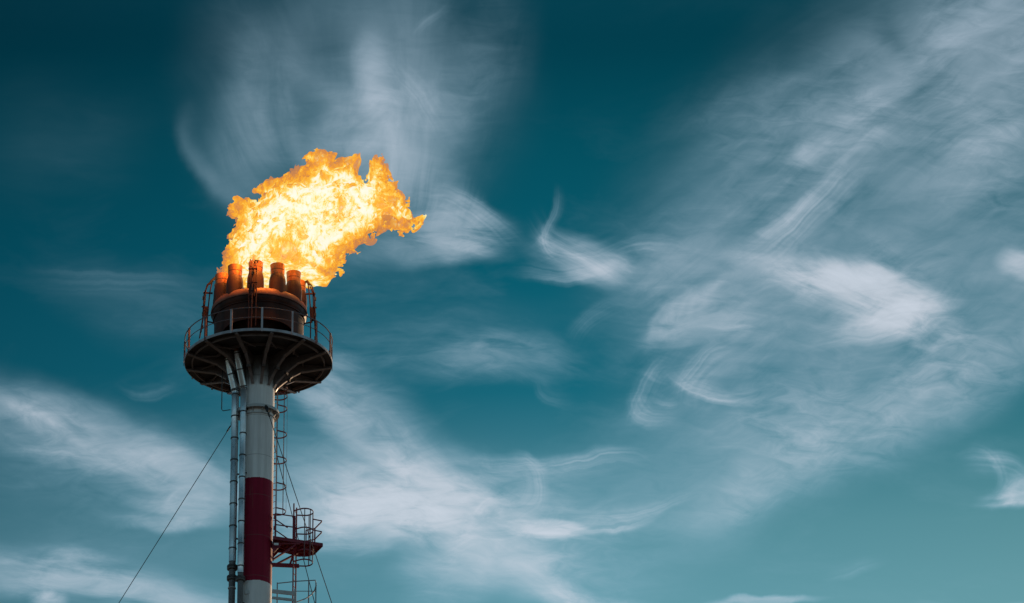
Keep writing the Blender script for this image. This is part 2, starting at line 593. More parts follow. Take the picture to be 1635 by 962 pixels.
def riser(label, xa, ya, r, top_pt, bend_py, seam0, fl, cut_py, tilt):
    root = thing('riser_pipe', label, 'pipe', (xa, ya, 0), 'pipes running up the front of the column')
    zbend = zat(bend_py, xa, ya)
    zcut = zat(cut_py, xa, ya)
    top = Vector(top_pt)
    bend = Vector((xa, ya, zbend))
    d = (top - bend)
    # clad shell in short sections, each a sleeve over the next
    z = zcut
    zs = zat(seam0, xa, ya)
    while zs - 1.06 > zcut + .2:
        zs -= 1.06
    edges = [zcut]
    while zs < zbend - .15:
        edges.append(zs)
        zs += 1.06
    edges.append(zbend)
    pr = [(0, edges[0])]
    for i in range(len(edges) - 1):
        rr = r + random.uniform(-.004, .004)
        pr += [(rr, edges[i] + .012), (rr, edges[i + 1] - .004)]
    pr += [(r, zbend), (0, zbend + .03)]
    MB().lathe(pr, 28, (xa, ya), closed=False).build('pipe_cladding', M['clad'], root)
    for e in edges[1:]:
        MB().lathe([(r + .004, e - .03), (r + .02, e - .026), (r + .02, e + .026), (r + .004, e + .03)], 28, (xa, ya)).build('pipe_band', M['flange'], root)
    # the splayed upper run
    dn = d.normalized()
    e1 = bend - dn * .02
    up = MB().tube([e1, bend + d * .97], r * 1.06, 28).build('splayed_section', M['clad'], root)
    for q in (.06, .5, .93):
        c = bend + d * q
        MB().tube([c - dn * .028, c + dn * .028], r * 1.06 + .016, 28).build('band', M['flange'], up)
    MB().tube([bend + d * .965, top + dn * .2], r * .8, 20).build('pipe_neck', M['lip'], up)
    # arms that clamp the pipe to the column
    for q in range(6):
        zz = zbend - .9 - 3.1 * q
        dd = Vector((xa, ya, 0)).normalized()
        MB().bar((dd.x * (RP - .02), dd.y * (RP - .02), zz), (xa, ya, zz), .07, .05).build('clamp_arm', M['flange'], root, False)
    # bare pipe and flanges below the cladding
    MB().lathe([(0, .25), (r * .92, .25), (r * .92, zcut - .005), (0, zcut - .005)], 24, (xa, ya), closed=False).build('bare_pipe', M['barepipe'], root)
    for f in fl:
        zf = zat(f, xa, ya)
        MB().lathe([(r * .925, zf - .1), (r + .06, zf - .1), (r + .075, zf - .06), (r + .075, zf - .012), (r + .03, zf - .006), (r + .03, zf + .006), (r + .075, zf + .012), (r + .075, zf + .06), (r + .06, zf + .1), (r * .925, zf + .1)], 28, (xa, ya)).build('flange', M['flange'], root)
    return root


L = at(374.6, 700, -.35)
Q = at(387.8, 700, -.80)
Lt = at(363.5, 571, -.64)
Qt = at(377.5, 557, -1.4)
r1 = riser('thicker left riser pipe in dull metal cladding with two black flanges', L.x, -.35, .158, (Lt.x, -.64, H - .12), 624.5, 665, (906, 923), 897, 0)
r2 = riser('thinner right riser pipe in metal cladding against the grey and red column', Q.x, -.80, .138, (Qt.x, -1.4, H - .12), 620, 692, (924,), 915, 0)
# a lug of the right pipe on the column, and the strap of the left one
sA = at(395, 945, -.7)
MB().box((sA.x, -.66, sA.z), (.18, .1, .16)).build('pipe_shoe', M['white'], r2)
zst = zat(939, L.x, -.35)
MB().lathe([(.147, zst - .02), (.175, zst - .02), (.175, zst + .02), (.147, zst + .02)], 28, (L.x, -.35)).build('strap', M['white'], r1)


# ------------------------------------------------------------------ ladders
def ladder(label, centre, out_dir, z0, z1, hoops, mats, width=.44, depth=.72, cage_z0=None, cage_z1=None, group='caged ladders on the stack', extra_up=0.0, bars=(-62, 0, 62)):
    """A straight ladder with a hooped safety cage; out_dir is the direction a climber's back faces (away from the column)."""
    c = Vector((centre[0], centre[1], 0))
    d = Vector((out_dir[0], out_dir[1], 0)).normalized()
    s = Vector((-d.y, d.x, 0))
    root = thing('caged_ladder', label, 'ladder', (c.x, c.y, z0), group)
    for q in (-1, 1):
        MB().bar(c + s * q * width / 2 + Vector((0, 0, z0)), c + s * q * width / 2 + Vector((0, 0, z1 + extra_up)), .022, .06, up=d).build('stringer', mats[0], root, False)
    b = MB()
    z = z0 + .15
    while z < z1 - .05:
        b.tube([c - s * (width / 2 - .012) + Vector((0, 0, z)), c + s * (width / 2 - .012) + Vector((0, 0, z))], .014, 6)
        z += .3
    rg = b.build('rungs', mats[0], root)
    hr = .37

    def hp(a, z, rr=hr):
        return c + d * (depth - hr + rr * math.cos(a)) + s * (rr * math.sin(a)) + Vector((0, 0, z))
    for z in hoops:
        pts = [c + s * (width / 2 + .012) * -1 + Vector((0, 0, z))]
        pts += [hp(R(a), z) for a in range(-95, 96, 10)]
        pts += [c + s * (width / 2 + .012) + Vector((0, 0, z))]
        b = MB()
        for u, v in zip(pts[:-1], pts[1:]):
            b.bar(u, v + (v - u) * .05, .016, .06)
        b.build('cage_hoop', mats[1], root, False)
    for a in bars:
        MB().bar(hp(R(a), cage_z0, hr + .014), hp(R(a), cage_z1, hr + .014), .04, .012, up=hp(R(a), 0, 1) - hp(R(a), 0, 0)).build('cage_bar', mats[2], root, False)
    return root


zp = H - 8.75                                    # red rest platform deck
zp = zat(866, 1.6, 0.0)
u = Vector((math.sin(R(40)), math.cos(R(40)), 0))
c1 = u * 1.1
hz = [zat(py, 1.1, 1.2) for py in (622, 634, 654, 695, 736, 778, 818)]
ladder('pale upper ladder with red cage hoops climbing behind the grey column to the round platform', (c1.x, c1.y), (u.x, u.y), zp + .05, H - .1, hz, (M['ladder'], M['hoop'], M['ladder']), cage_z0=hz[-1], cage_z1=H - .5, bars=(-50, 0, 50))
zl2 = zat(948, 1.75, .2)
ztop2 = zat(806, 1.75, .2)
hz2 = [zat(py, 2.1, .2) for py in (818, 848, 883, 899)]
c2 = at(471.5, 870, .25)
ladder('lower dark red ladder with a wide hooped cage passing the red landing', (c2.x - .02, .25), (1, -.28), zl2 - 1.6, ztop2, hz2, (M['red'], M['red'], M['post']), cage_z0=hz2[-1], cage_z1=hz2[0], width=.46, depth=.80, bars=(-75, -35, 5, 40, 75))

# ------------------------------------------------------------------ red rest platform
rp = thing('rest_platform', 'dark red landing with tubular railing jutting from the right of the red column band', 'platform', (0.75, 0, zp), 'landings on the right of the column')


def dk(px, py):
    """Point on the landing's level seen at this pixel."""
    d = Fv + Rr * ((px - 817.5) / FPX) + Ur * ((481 - py) / FPX)
    t = (zp - CAM.z) / d.z
    return CAM + d * t


pa, pb, pc, pd, pe = dk(436, 856), dk(515, 867.5), dk(501, 881.5), dk(478, 884), dk(434.5, 872)
fl = [pa, pb, pc, pd, pe]
bm = MB()
bm.prism([Vector((v.x, v.y, zp - .03)) for v in fl], (0, 0, .03))
bm.build('deck', M['red'], rp, False)
bm = MB()
for i in range(4):
    a_, b_ = fl[i], fl[i + 1]
    bm.bar(Vector((a_.x, a_.y, zp - .06)), Vector((b_.x, b_.y, zp - .06)), .04, .15)
bm.build('edge_beam', M['red'], rp, False)
# two triangular knee brackets with a cut-out
for ya, xr in ((-.30, 1.75), (.55, 1.85)):
    x0 = .74 if ya < 0 else .60
    zt_ = zp - .165
    b = MB()
    b.bar((x0, ya, zt_ - .03), (xr + .2, ya, zt_ - .03), .09, .06)
    b.bar((xr, ya, zt_ - .08), (x0 + .02, ya, zt_ - .80), .09, .07)
    b.bar((x0 + .03, ya, zt_), (x0 + .03, ya, zt_ - .85), .08, .06, up=(1, 0, 0))
    b.prism([(x0, ya - .012, zt_ - .05), (x0 + .42, ya - .012, zt_ - .05), (x0, ya - .012, zt_ - .55)], (0, .024, 0))
    b.build('knee_bracket', M['red'], rp, False)
MB().bar((.72, .1, zp - 1.02), (1.9, .55, zp - .86), .1, .16).build('cross_beam', M['red'], rp, False)
MB().bar((.80, -.26, zp - .2), (1.72, .5, zp - .28), .07, .07).build('under_brace', M['red'], rp, False)
MB().bar((1.78, -.26, zp - .3), (1.5, .5, zp - .86), .07, .07).build('under_brace', M['red'], rp, False)
for k in range(7):
    t = (k + .6) / 7.2
    f0, f1 = fl[0].lerp(fl[1], t), fl[4].lerp(fl[3], t)
    MB().bar((f0.x, f0.y, zp - .065), (f1.x, f1.y, zp - .065), .035, .06).build('joist', M['red'], rp, False)
MB().bar((.80, -.52, zp - .31), (1.0, -.5, zp - .31), .02, .1).build('name_plate', M['sign'], rp, False)


def up(v, z):
    return Vector((v.x, v.y, zp + z))


def lerp(a_, b_, t):
    return a_ + (b_ - a_) * t


# near rail (left of the ladder gap), far rail, and the pointed right-hand rail
p1 = lerp(pa, pb, .04)
p2 = lerp(pa, pb, .42)
p3 = lerp(pa, pb, .58)
p4 = lerp(pa, pb, .98)
p5 = lerp(pb, pc, .9)
q1 = lerp(pa, pe, .95)
for nm, v, w in (('railing_post', p1, .06), ('railing_post', p2, .13), ('railing_post', lerp(pa, pb, .8), .05), ('railing_post', p5, .06), ('railing_post', lerp(pc, pd, .55), .05)):
    MB().bar(up(v, 0), up(v, 1.12), w, .05, up=(0, 1, 0)).build(nm, M['red'], rp, False)
for zz in (1.1, .58):
    MB().tube([up(p1, zz), up(p2, zz)], .03, 6).build('rail', M['red'], rp)
    MB().tube([up(lerp(pa, pb, .8), zz), up(p4, zz - .02), up(lerp(pb, pc, .15), zz), up(p5, zz), up(lerp(pc, pd, .55), zz)], .03, 6).build('rail', M['red'], rp)
    MB().tube([up(p1, zz), up(lerp(p1, q1, .5), zz), up(lerp(pe, pd, .55), zz)], .028, 6).build('rail', M['red'], rp)
MB().bar(up(lerp(pe, pd, .8), 0), up(lerp(pe, pd, .8), 1.6), .06, .06).build('gate_post', M['red'], rp, False)

# ------------------------------------------------------------------ grey landing at the lower edge
zg = zat(962, 1.6, .1) - .55
gp = thing('rest_platform', 'pale grey landing with a curved handrail under the red ladder', 'platform', (0.75, 0, zg), 'landings on the right of the column')


def gk(px, py, y):
    v = at(px, py, y)
    return v


bm = MB()
bm.prism([(.70, -.6, zg - .04), (1.7, -.65, zg - .04), (2.75, -.45, zg - .04), (2.8, .7, zg - .04), (1.6, .9, zg - .04), (.70, .7, zg - .04)], (0, 0, .04))
bm.build('deck', M['ladder'], gp, False)
for pyy, hh in ((944.5, .17), (955, .11)):
    a_ = at(434.5, pyy - 1, -.55)
    b_ = at(471.5, pyy + 3, -.62)
    MB().bar(a_, b_, .06, hh).build('box_rail', M['white'], gp, False)
a_ = at(471, 944, -.62)
MB().bar((a_.x, -.6, zg), (a_.x, -.6, a_.z + .12), .08, .06, up=(0, 1, 0)).build('box_post', M['white'], gp, False)
tp = [at(443, 931, -.3), at(476, 927.5, -.1), at(503.5, 926, .1), at(505, 934, .3)]
cur = [at(504.2, 936, .3), at(502, 943, .25), at(497, 949, .1), at(489, 955, -.2), at(473, 961, -.5), at(462, 965, -.6)]
MB().tube(tp + cur, .024, 6).build('handrail', M['ladder'], gp)
MB().tube([at(443, 946, -.3), at(474, 943.5, -.1), at(504.5, 943.5, .2)], .018, 6).build('rail', M['ladder'], gp)
for px, py, yy in ((442.8, 930, -.3), (493, 926.5, 0.05), (504.5, 930, .25)):
    v = at(px, py, yy)
    MB().bar((v.x, v.y, zg), (v.x, v.y, v.z), .05, .05, up=(0, 1, 0)).build('railing_post', M['ladder'], gp, False)


# ------------------------------------------------------------------ guy wires
def guy(label, a):
    a = R(a)
    s = Vector((.955 * math.cos(a), .955 * math.sin(a), zc - .1))
    e = Vector((60 * math.cos(a), 60 * math.sin(a), .6))
    root = thing('guy_wire', label, 'wire', (e.x, e.y, 0), 'guy wires of the stack')
    n = 24
    pts = []
    for i in range(n + 1):
        t = i / n
        q = s.lerp(e, t)
        q.z -= 4 * .35 * t * (1 - t)
        pts.append(q)
    d = (e - s).normalized()
    MB().tube(pts, .017, 6).build('rope', M['wire'], root)
    b = MB()
    b.tube([s - d * .05, s + d * .08, s + d * .34, s + d * .42], [.05, .085, .075, .04], 10)
    b.build('shackle', M['lug'], root)
    MB().tube([s + d * .5, s + d * .8], .035, 8).build('turnbuckle', M['lug'], root)
    MB().lathe([(0, 0), (.9, 0), (.9, .5), (.3, .6), (0, .6)], 4, (e.x, e.y), closed=False).build('anchor_block', M['white'], root, False)


guy('thin steel guy wire slanting down to the left across open sky', 167)
guy('guy wire shackled to the front of the collar, slanting down right past the red cage', 292.6)
guy('guy wire running down right from behind the column, seen between ladder and landing', 59)


# ------------------------------------------------------------------ flame
def lattice_noise(shape_seed, P, scale):
    """Smooth value noise at points P (N,3), lattice cells of 1/scale."""
    r = np.random.default_rng(shape_seed)
    S = 64
    lat = r.random((S, S, S), dtype=np.float32)
    q = P * scale
    i = np.floor(q).astype(np.int32)
    f = (q - i).astype(np.float32)
    f = f * f * f * (f * (f * 6 - 15) + 10)
    i0 = i % S
    i1 = (i + 1) % S
    x0, y0, z0 = i0[:, 0], i0[:, 1], i0[:, 2]
    x1, y1, z1 = i1[:, 0], i1[:, 1], i1[:, 2]
    fx, fy, fz = f[:, 0], f[:, 1], f[:, 2]
    c00 = lat[x0, y0, z0] * (1 - fx) + lat[x1, y0, z0] * fx
    c10 = lat[x0, y1, z0] * (1 - fx) + lat[x1, y1, z0] * fx
    c01 = lat[x0, y0, z1] * (1 - fx) + lat[x1, y0, z1] * fx
    c11 = lat[x0, y1, z1] * (1 - fx) + lat[x1, y1, z1] * fx
    return (c00 * (1 - fy) + c10 * fy) * (1 - fz) + (c01 * (1 - fy) + c11 * fy) * fz


def fbm(seed, P, scale, octaves=4, gain=.5):
    out = np.zeros(len(P), np.float32)
    a, tot = 1.0, 0.0
    c, s = math.cos(.7), math.sin(.7)
    for k in range(octaves):
        out += a * (lattice_noise(seed + k, P, scale) - .5)
        tot += a
        a *= gain
        scale *= 2.03
        P = np.stack([P[:, 0] * c - P[:, 1] * s, P[:, 0] * s + P[:, 1] * c, P[:, 2] + 3.7], 1)
    return out / tot * 2.0


OUTLINE = [(358, 440), (361, 412), (368, 395), (363, 375), (372, 362), (374, 335), (384, 320), (402, 322), (414, 308), (428, 300), (440, 288), (456, 284),
           (474, 278), (486, 268), (497, 270), (494, 255), (503, 246), (514, 241), (528, 250), (532, 263), (546, 259), (566, 260), (571, 275), (579, 282),
           (587, 270), (603, 258), (611, 264), (614, 280), (626, 296), (634, 313), (645, 322), (652, 340), (657, 347), (667, 354), (660, 361), (652, 358),
           (640, 368), (628, 362), (618, 354), (608, 364), (596, 372), (590, 384), (572, 386), (560, 394), (545, 398), (541, 410), (541, 422), (532, 430),
           (524, 446), (512, 462), (504, 470), (488, 474), (440, 478), (380, 470), (360, 460)]


def flame_mesh():
    pts = [at(px, py, 0) for px, py in OUTLINE]
    poly = np.array([(v.x, v.z - H) for v in pts], np.float32)
    vx = .046
    x0, x1 = -2.1, 7.7
    z0, z1 = 3.9, 10.95
    y0, y1 = -2.5, 2.5
    nx, ny, nz = int((x1 - x0) / vx), int((y1 - y0) / (vx * 1.3)), int((z1 - z0) / vx)
    X = np.linspace(x0, x1, nx, dtype=np.float32)
    Y = np.linspace(y0, y1, ny, dtype=np.float32)
    Z = np.linspace(z0, z1, nz, dtype=np.float32)
    # signed distance to the flame's side profile, tabulated finely
    gx = np.linspace(x0 - 1, x1 + 1, 330, dtype=np.float32)
    gq = np.linspace(1.5, 13.0, 330, dtype=np.float32)
    GX, GQ = np.meshgrid(gx, gq, indexing='ij')
    d2 = np.full(GX.shape, 1e9, np.float32)
    ins = np.zeros(GX.shape, bool)
    for i in range(len(poly)):
        a, b = poly[i], poly[(i + 1) % len(poly)]
        e = b - a
        t = np.clip(((GX - a[0]) * e[0] + (GQ - a[1]) * e[1]) / (e @ e), 0, 1)
        d2 = np.minimum(d2, (GX - a[0] - t * e[0]) ** 2 + (GQ - a[1] - t * e[1]) ** 2)
        cond = ((a[1] > GQ) != (b[1] > GQ)) & (GX < e[0] * (GQ - a[1]) / (e[1] + 1e-9) + a[0])
        ins ^= cond
    sd = np.sqrt(d2) * np.where(ins, 1, -1)

    def sdf(x, q):
        fx = (x - gx[0]) / (gx[1] - gx[0])
        fq = (q - gq[0]) / (gq[1] - gq[0])
        ix = np.clip(fx.astype(int), 0, 328)
        iq = np.clip(fq.astype(int), 0, 328)
        tx, tq = fx - ix, fq - iq
        return (sd[ix, iq] * (1 - tx) + sd[ix + 1, iq] * tx) * (1 - tq) + (sd[ix, iq + 1] * (1 - tx) + sd[ix + 1, iq + 1] * tx) * tq

    XX, YY, ZZ = np.meshgrid(X, Y, Z, indexing='ij')
    F = np.full(XX.shape, -1.0, np.float32)
    q = ZZ - .497 * YY
    base = sdf(XX, q) - YY ** 2 / 2.7
    base = base - .95 * np.exp(-((XX - 2.35) / .62) ** 2 - ((q - 9.1) / .32) ** 2) - .35 * np.exp(-((XX - 4.75) / .25) ** 2 - ((q - 9.5) / .5) ** 2) - .6 * np.exp(-((XX + .1) / .35) ** 2 - ((q - 8.3) / .22) ** 2)
    near = base > -.75
    idx = np.nonzero(near.ravel())[0]
    P = np.stack([XX.ravel()[idx], YY.ravel()[idx], ZZ.ravel()[idx]], 1)
    # swirl the sampling space, then break the surface up at several sizes
    cf, sf = math.cos(R(40)), math.sin(R(40))
    al, ac = P[:, 0] * cf + P[:, 2] * sf, -P[:, 0] * sf + P[:, 2] * cf
    Q = np.stack([al * .62, P[:, 1], ac], 1)
    wv = np.stack([fbm(10, P, .9, 3), fbm(20, P, .9, 3), fbm(30, P, .9, 3)], 1)
    Pw = Q + wv * .5
    n1 = fbm(40, Pw, 1.2, 2)
    n2 = fbm(50, Pw, 2.6, 3, .6)
    n3 = 1 - np.abs(fbm(60, Pw, 2.0, 3, .55)) * 3.2           # ridges: licks and sheets
    b = base.ravel()[idx]
    v = b + .46 * n1 + .72 * n2 + .24 * n3 - .13 - np.where(b < .45, .28 * np.maximum(fbm(90, Pw, 1.5, 2) - .05, 0) * 3.0 * (P[:, 2] > 5.0), 0)
    # hollow pockets inside, so that the body is folded sheets of fire
    hole = .34 - np.abs(fbm(80, Pw, .95, 3, .55)) * 1.0
    v = np.minimum(v, np.where(b > .2, (.25 - hole) * 2.0 + .2, 9))
    fl_ = (fbm(95, Pw, 2.1, 3) - .31) * .75 + .38 * n2 * (np.abs(n2) > .1) - np.abs(b + .22) * 1.15 - .04
    v = np.maximum(v, np.where((P[:, 2] > 6.0) & (P[:, 0] > -.7), fl_, -9))
    v = np.minimum(v, (P[:, 2] - (zt - H) - .03) * 1.5 + .05)
    F.ravel()[idx] = v
    F[0], F[-1] = -1, -1
    F[:, 0], F[:, -1] = -1, -1
    F[:, :, 0], F[:, :, -1] = -1, -1
    # drop specks: keep cells that survive a light blur
    # naive surface nets
    s = F > 0
    cs = np.zeros((nx - 1, ny - 1, nz - 1), np.int8)
    for dx in (0, 1):
        for dy in (0, 1):
            for dz in (0, 1):
                cs += s[dx:nx - 1 + dx, dy:ny - 1 + dy, dz:nz - 1 + dz]
    act = (cs > 0) & (cs < 8)
    ids = np.full(act.shape, -1, np.int64)
    ai = np.argwhere(act)
    ids[act] = np.arange(len(ai))
    acc = np.zeros((len(ai), 3), np.float64)
    cnt = np.zeros(len(ai))
    corners = [(dx, dy, dz) for dx in (0, 1) for dy in (0, 1) for dz in (0, 1)]
    val = {c: F[ai[:, 0] + c[0], ai[:, 1] + c[1], ai[:, 2] + c[2]] for c in corners}
    for c in corners:
        for ax in range(3):
            if c[ax] == 0:
                d = list(c)
                d[ax] = 1
                d = tuple(d)
                a_, b_ = val[c], val[d]
                m = (a_ > 0) != (b_ > 0)
                t = np.where(m, a_ / (a_ - b_ + 1e-12), 0)
                pos = np.tile(np.array(c, np.float64), (len(ai), 1))
                pos[:, ax] = t
                acc[m] += pos[m]
                cnt[m] += 1
    vert = ai + acc / cnt[:, None]
    sp = np.array([X[1] - X[0], Y[1] - Y[0], Z[1] - Z[0]])
    vert = vert * sp + np.array([x0, y0, z0])
    quads = []
    for ax in range(3):
        o1, o2 = [(1, 2), (2, 0), (0, 1)][ax]
        sl0 = [slice(1, -1)] * 3
        sl1 = [slice(1, -1)] * 3
        sl0[ax] = slice(0, -1)
        sl1[ax] = slice(1, None)
        a_, b_ = s[tuple(sl0)], s[tuple(sl1)]
        e = np.argwhere(a_ != b_)
        flip = a_[tuple(e.T)]
        off = np.ones(3, int)
        off[ax] = 0
        e = e + off
        e1 = np.zeros(3, int)
        e1[o1] = 1
        e2 = np.zeros(3, int)
        e2[o2] = 1
        qd = np.stack([ids[tuple((e - e1 - e2).T)], ids[tuple((e - e2).T)], ids[tuple(e.T)], ids[tuple((e - e1).T)]], 1)
        qd[~flip] = qd[~flip][:, ::-1]
        quads.append(qd)
    quads = np.concatenate(quads)
    # drop small loose specks: connected components with few vertices
    lab = np.arange(len(vert))
    for _ in range(60):
        mn = lab[quads].min(1)
        new = lab.copy()
        for k in range(4):
            np.minimum.at(new, quads[:, k], mn)
        new = new[new]
        if (new == lab).all():
            break
        lab = new
    comp, counts = np.unique(lab, return_counts=True)
    big = set(comp[counts > 45].tolist())
    keepv = np.isin(lab, list(big))
    quads = quads[keepv[quads[:, 0]]]
    remap = np.cumsum(keepv) - 1
    quads = remap[quads]
    vert = vert[keepv]
    # heat: how deep in the profile each point lies
    hq = (vert[:, 2] - .497 * vert[:, 1]).astype(np.float32)
    heat = sdf(vert[:, 0].astype(np.float32), hq)
    heat = np.minimum(heat, .8)
    # cooler, sooty fire: a lobe above the middle nozzles, the streaming tail, the ragged crest
    for cx_, cq_, rx_, rq_, k_ in ((1.25, 5.55, .75, .65, .75), (5.9, 7.4, 1.2, 1.3, .30), (2.7, 9.6, .9, .6, .35), (-.9, 7.0, .5, 1.3, .28), (3.1, 4.6, .5, 1.0, .28)):
        heat = heat - k_ * (1 + 1.6 * fbm(120, vert.astype(np.float32), 1.5, 3)) * np.exp(-((vert[:, 0] - cx_) / rx_) ** 2 - ((hq - cq_) / rq_) ** 2)
    me = bpy.data.meshes.new('gas_flame')
    me.vertices.add(len(vert))
    me.vertices.foreach_set('co', vert.astype(np.float32).ravel())
    me.loops.add(len(quads) * 4)
    me.loops.foreach_set('vertex_index', quads.ravel().astype(np.int32))
    me.polygons.add(len(quads))
    me.polygons.foreach_set('loop_start', np.arange(0, len(quads) * 4, 4, dtype=np.int32))
    me.update(calc_edges=True)
    me.validate()
    at_ = me.attributes.new('depth_in_flame', 'FLOAT', 'POINT')
    if len(me.vertices) == len(heat):
        at_.data.foreach_set('value', heat.astype(np.float32))
    me.polygons.foreach_set('use_smooth', [True] * len(me.polygons))
    print('flame', len(me.vertices), len(me.polygons), 'components', len(big))
    return me


def flame_mat():
    m, g, out = new_mat('burning_gas')
    at_ = g.n('ShaderNodeAttribute', attribute_name='depth_in_flame')
    d = at_.outputs['Fac']
    tc = g.n('ShaderNodeTexCoord')
    o = tc.outputs['Object']
    n1 = g.noise(o, .75, 4, .52, 1.2)
    flow = g.mapping(o, rot=(0, R(38), 0), scale=(1, 1, .5))
    n2 = g.noise(flow, 1.7, 4, .55, 1.8)
    n3 = g.noise(flow, 2.6, 3, .55, 2.2)
    thread = g.maprange(g.math('ABSOLUTE', g.math('SUBTRACT', n3, .5)), 0, .05, .30, 0, True)
    h = g.math('ADD', g.maprange(d, -.1, .75, .18, .70), g.math('MULTIPLY', g.math('SUBTRACT', n1, .5), 1.7))
    h = g.math('ADD', h, g.math('MULTIPLY', g.math('SUBTRACT', n2, .5), 1.5))
    h = g.math('SUBTRACT', h, g.math('MULTIPLY', thread, g.maprange(n1, .4, .6, 1, .3)))
    sx = g.n('ShaderNodeSeparateXYZ')
    g.link(o, sx.inputs[0])
    h = g.math('SUBTRACT', h, g.maprange(sx.outputs[0], -1.05, -1.75, 0, .30))
    col = g.ramp(h, [(.0, (.58, .22, .07)), (.12, (.84, .30, .035)), (.26, (.97, .40, .03)), (.42, (1.0, .55, .06)), (.56, (1.0, .77, .22)), (.72, (1, .93, .60)), (.9, (1, .97, .82))])
    em = g.n('ShaderNodeEmission')
    g.link(col, em.inputs[0])
    em.inputs[1].default_value = 1.0
    tr = g.n('ShaderNodeBsdfTransparent')
    mx = g.n('ShaderNodeMixShader')
    g.link(g.maprange(h, -.1, .3, .52, .93), mx.inputs[0])
    g.link(tr.outputs[0], mx.inputs[1])
    g.link(em.outputs[0], mx.inputs[2])
    g.link(mx.outputs[0], out.inputs['Surface'])
    # the gas between the sheets glows evenly; thin places stay orange, deep ones add up to white
    ve = g.n('ShaderNodeEmission')
    ve.inputs[0].default_value = (1.0, .45, .09, 1)
    ve.inputs[1].default_value = .26
    g.link(ve.outputs[0], out.inputs['Volume'])
    m.cycles.emission_sampling = 'NONE'
    return m


fm = flame_mesh()
flame = bpy.data.objects.new('gas_flame', fm)
flame.location = (0, 0, H)
COL.objects.link(flame)
fm.materials.append(flame_mat())
flame['label'] = 'bright yellow gas flame roaring off the burner nozzles and blown to the right'
flame['category'] = 'flame'

# light given off by the fire
for k, (x, y, z, w_, rr) in enumerate(((-1.1, -2.2, 5.35, 420, .3), (.3, -2.6, 5.4, 1300, .3), (1.5, -2.2, 5.25, 2500, .3), (2.4, -.6, 5.0, 2600, .4), (2.2, .0, 7.6, 4500, .6))):
    ld = bpy.data.lights.new('flame_light', 'POINT')
    ld.energy = w_
    ld.color = (1.0, .33, .05)
    ld.shadow_soft_size = rr
    lo = bpy.data.objects.new('flame_light', ld)
    lo.location = (x, y, H + z)
    COL.objects.link(lo)

# ------------------------------------------------------------------ sun
SUN_EL, SUN_AZ = 9.0, 31.0                     # azimuth clockwise from +Y
sd_ = Vector((math.sin(R(SUN_AZ)) * math.cos(R(SUN_EL)), math.cos(R(SUN_AZ)) * math.cos(R(SUN_EL)), math.sin(R(SUN_EL))))
sl = bpy.data.lights.new('sun', 'SUN')
sl.energy = 4.0
sl.angle = R(.53)
sl.color = (1.0, .66, .38)
so_ = bpy.data.objects.new('sun', sl)
so_.rotation_euler = sd_.to_track_quat('Z', 'Y').to_euler()
so_.location = (60, 20, 130)
COL.objects.link(so_)

# ------------------------------------------------------------------ sky with cirrus
w = bpy.data.worlds.new('World')
sc.world = w
w.use_nodes = True
w.node_tree.nodes.clear()
g = NT(w.node_tree)
wout = g.n('ShaderNodeOutputWorld')
bg = g.n('ShaderNodeBackground')
g.link(bg.outputs[0], wout.inputs[0])
tc = g.n('ShaderNodeTexCoord')
dirv = tc.outputs['Generated']
sky = g.n('ShaderNodeTexSky')
sky.sky_type = 'NISHITA'
sky.sun_disc = False
sky.sun_elevation = R(SUN_EL)
sky.sun_rotation = R(SUN_AZ)
sky.altitude = 0
sep = g.n('ShaderNodeSeparateXYZ')
g.link(dirv, sep.inputs[0])
el = sep.outputs[2]
# evening grade of the clear sky by elevation: deep teal overhead, paler towards the horizon
tint = g.ramp(g.maprange(el, -.1, .70, 0, 1), [
    (.0, (.20, .21, .27)), (.125, (.36, .43, .60)), (.375, (.32, .46, .52)), (.56, (.13, .26, .28)), (.630, (.090, .216, .234)),
    (.645, (.072, .191, .208)), (.677, (.0062, .104, .128)), (.703, (.0027, .086, .107)), (.729, (.0014, .068, .083)), (.752, (.0007, .044, .056)), (1.0, (.027, .11, .13))])
skyc = g.n('ShaderNodeVectorMath', operation='MINIMUM')
g.link(sky.outputs[0], skyc.inputs[0])
skyc.inputs[1].default_value = (4.4, 4.4, 4.6)
base = g.mix(1.0, skyc.outputs[0], tint, 'MULTIPLY')
# plane of sky centred on azimuth 3.25 deg, elevation 27.2 deg; units of 0.716 deg
SA, SE, SR = AZ, EL, ROLL


def dot(v):
    nd = g.n('ShaderNodeVectorMath', operation='DOT_PRODUCT')
    g.link(dirv, nd.inputs[0])
    nd.inputs[1].default_value = v
    return nd.outputs['Value']


df = g.math('MAXIMUM', dot(Fv), .05)
cu = g.math('DIVIDE', g.math('MULTIPLY', dot(Rr), 80.0), df)
cv = g.math('DIVIDE', g.math('MULTIPLY', dot(Ur), 80.0), df)
cmb = g.n('ShaderNodeCombineXYZ')
g.link(cu, cmb.inputs[0])
g.link(cv, cmb.inputs[1])
uv0 = cmb.outputs[0]


def warp(vec, scale, amp, detail):
    nd = g.n('ShaderNodeTexNoise', noise_dimensions='2D')
    g.link(vec, nd.inputs['Vector'])
    nd.inputs['Scale'].default_value = scale
    nd.inputs['Detail'].default_value = detail
    s1 = g.n('ShaderNodeVectorMath', operation='MULTIPLY_ADD')
    g.link(nd.outputs['Color'], s1.inputs[0])
    s1.inputs[1].default_value = (amp, amp, 0)
    s1.inputs[2].default_value = (-amp / 2, -amp / 2, 0)
    s2 = g.n('ShaderNodeVectorMath', operation='ADD')
    g.link(vec, s2.inputs[0])
    g.link(s1.outputs[0], s2.inputs[1])
    return s2.outputs[0]


uvw = warp(uv0, .5, .55, 2)
uvs = warp(uv0, .9, .34, 6)
uvf = warp(uv0, .4, .5, 2)


def px(x, y):
    return ((x - 817.5) / 100, (481 - y) / 100)


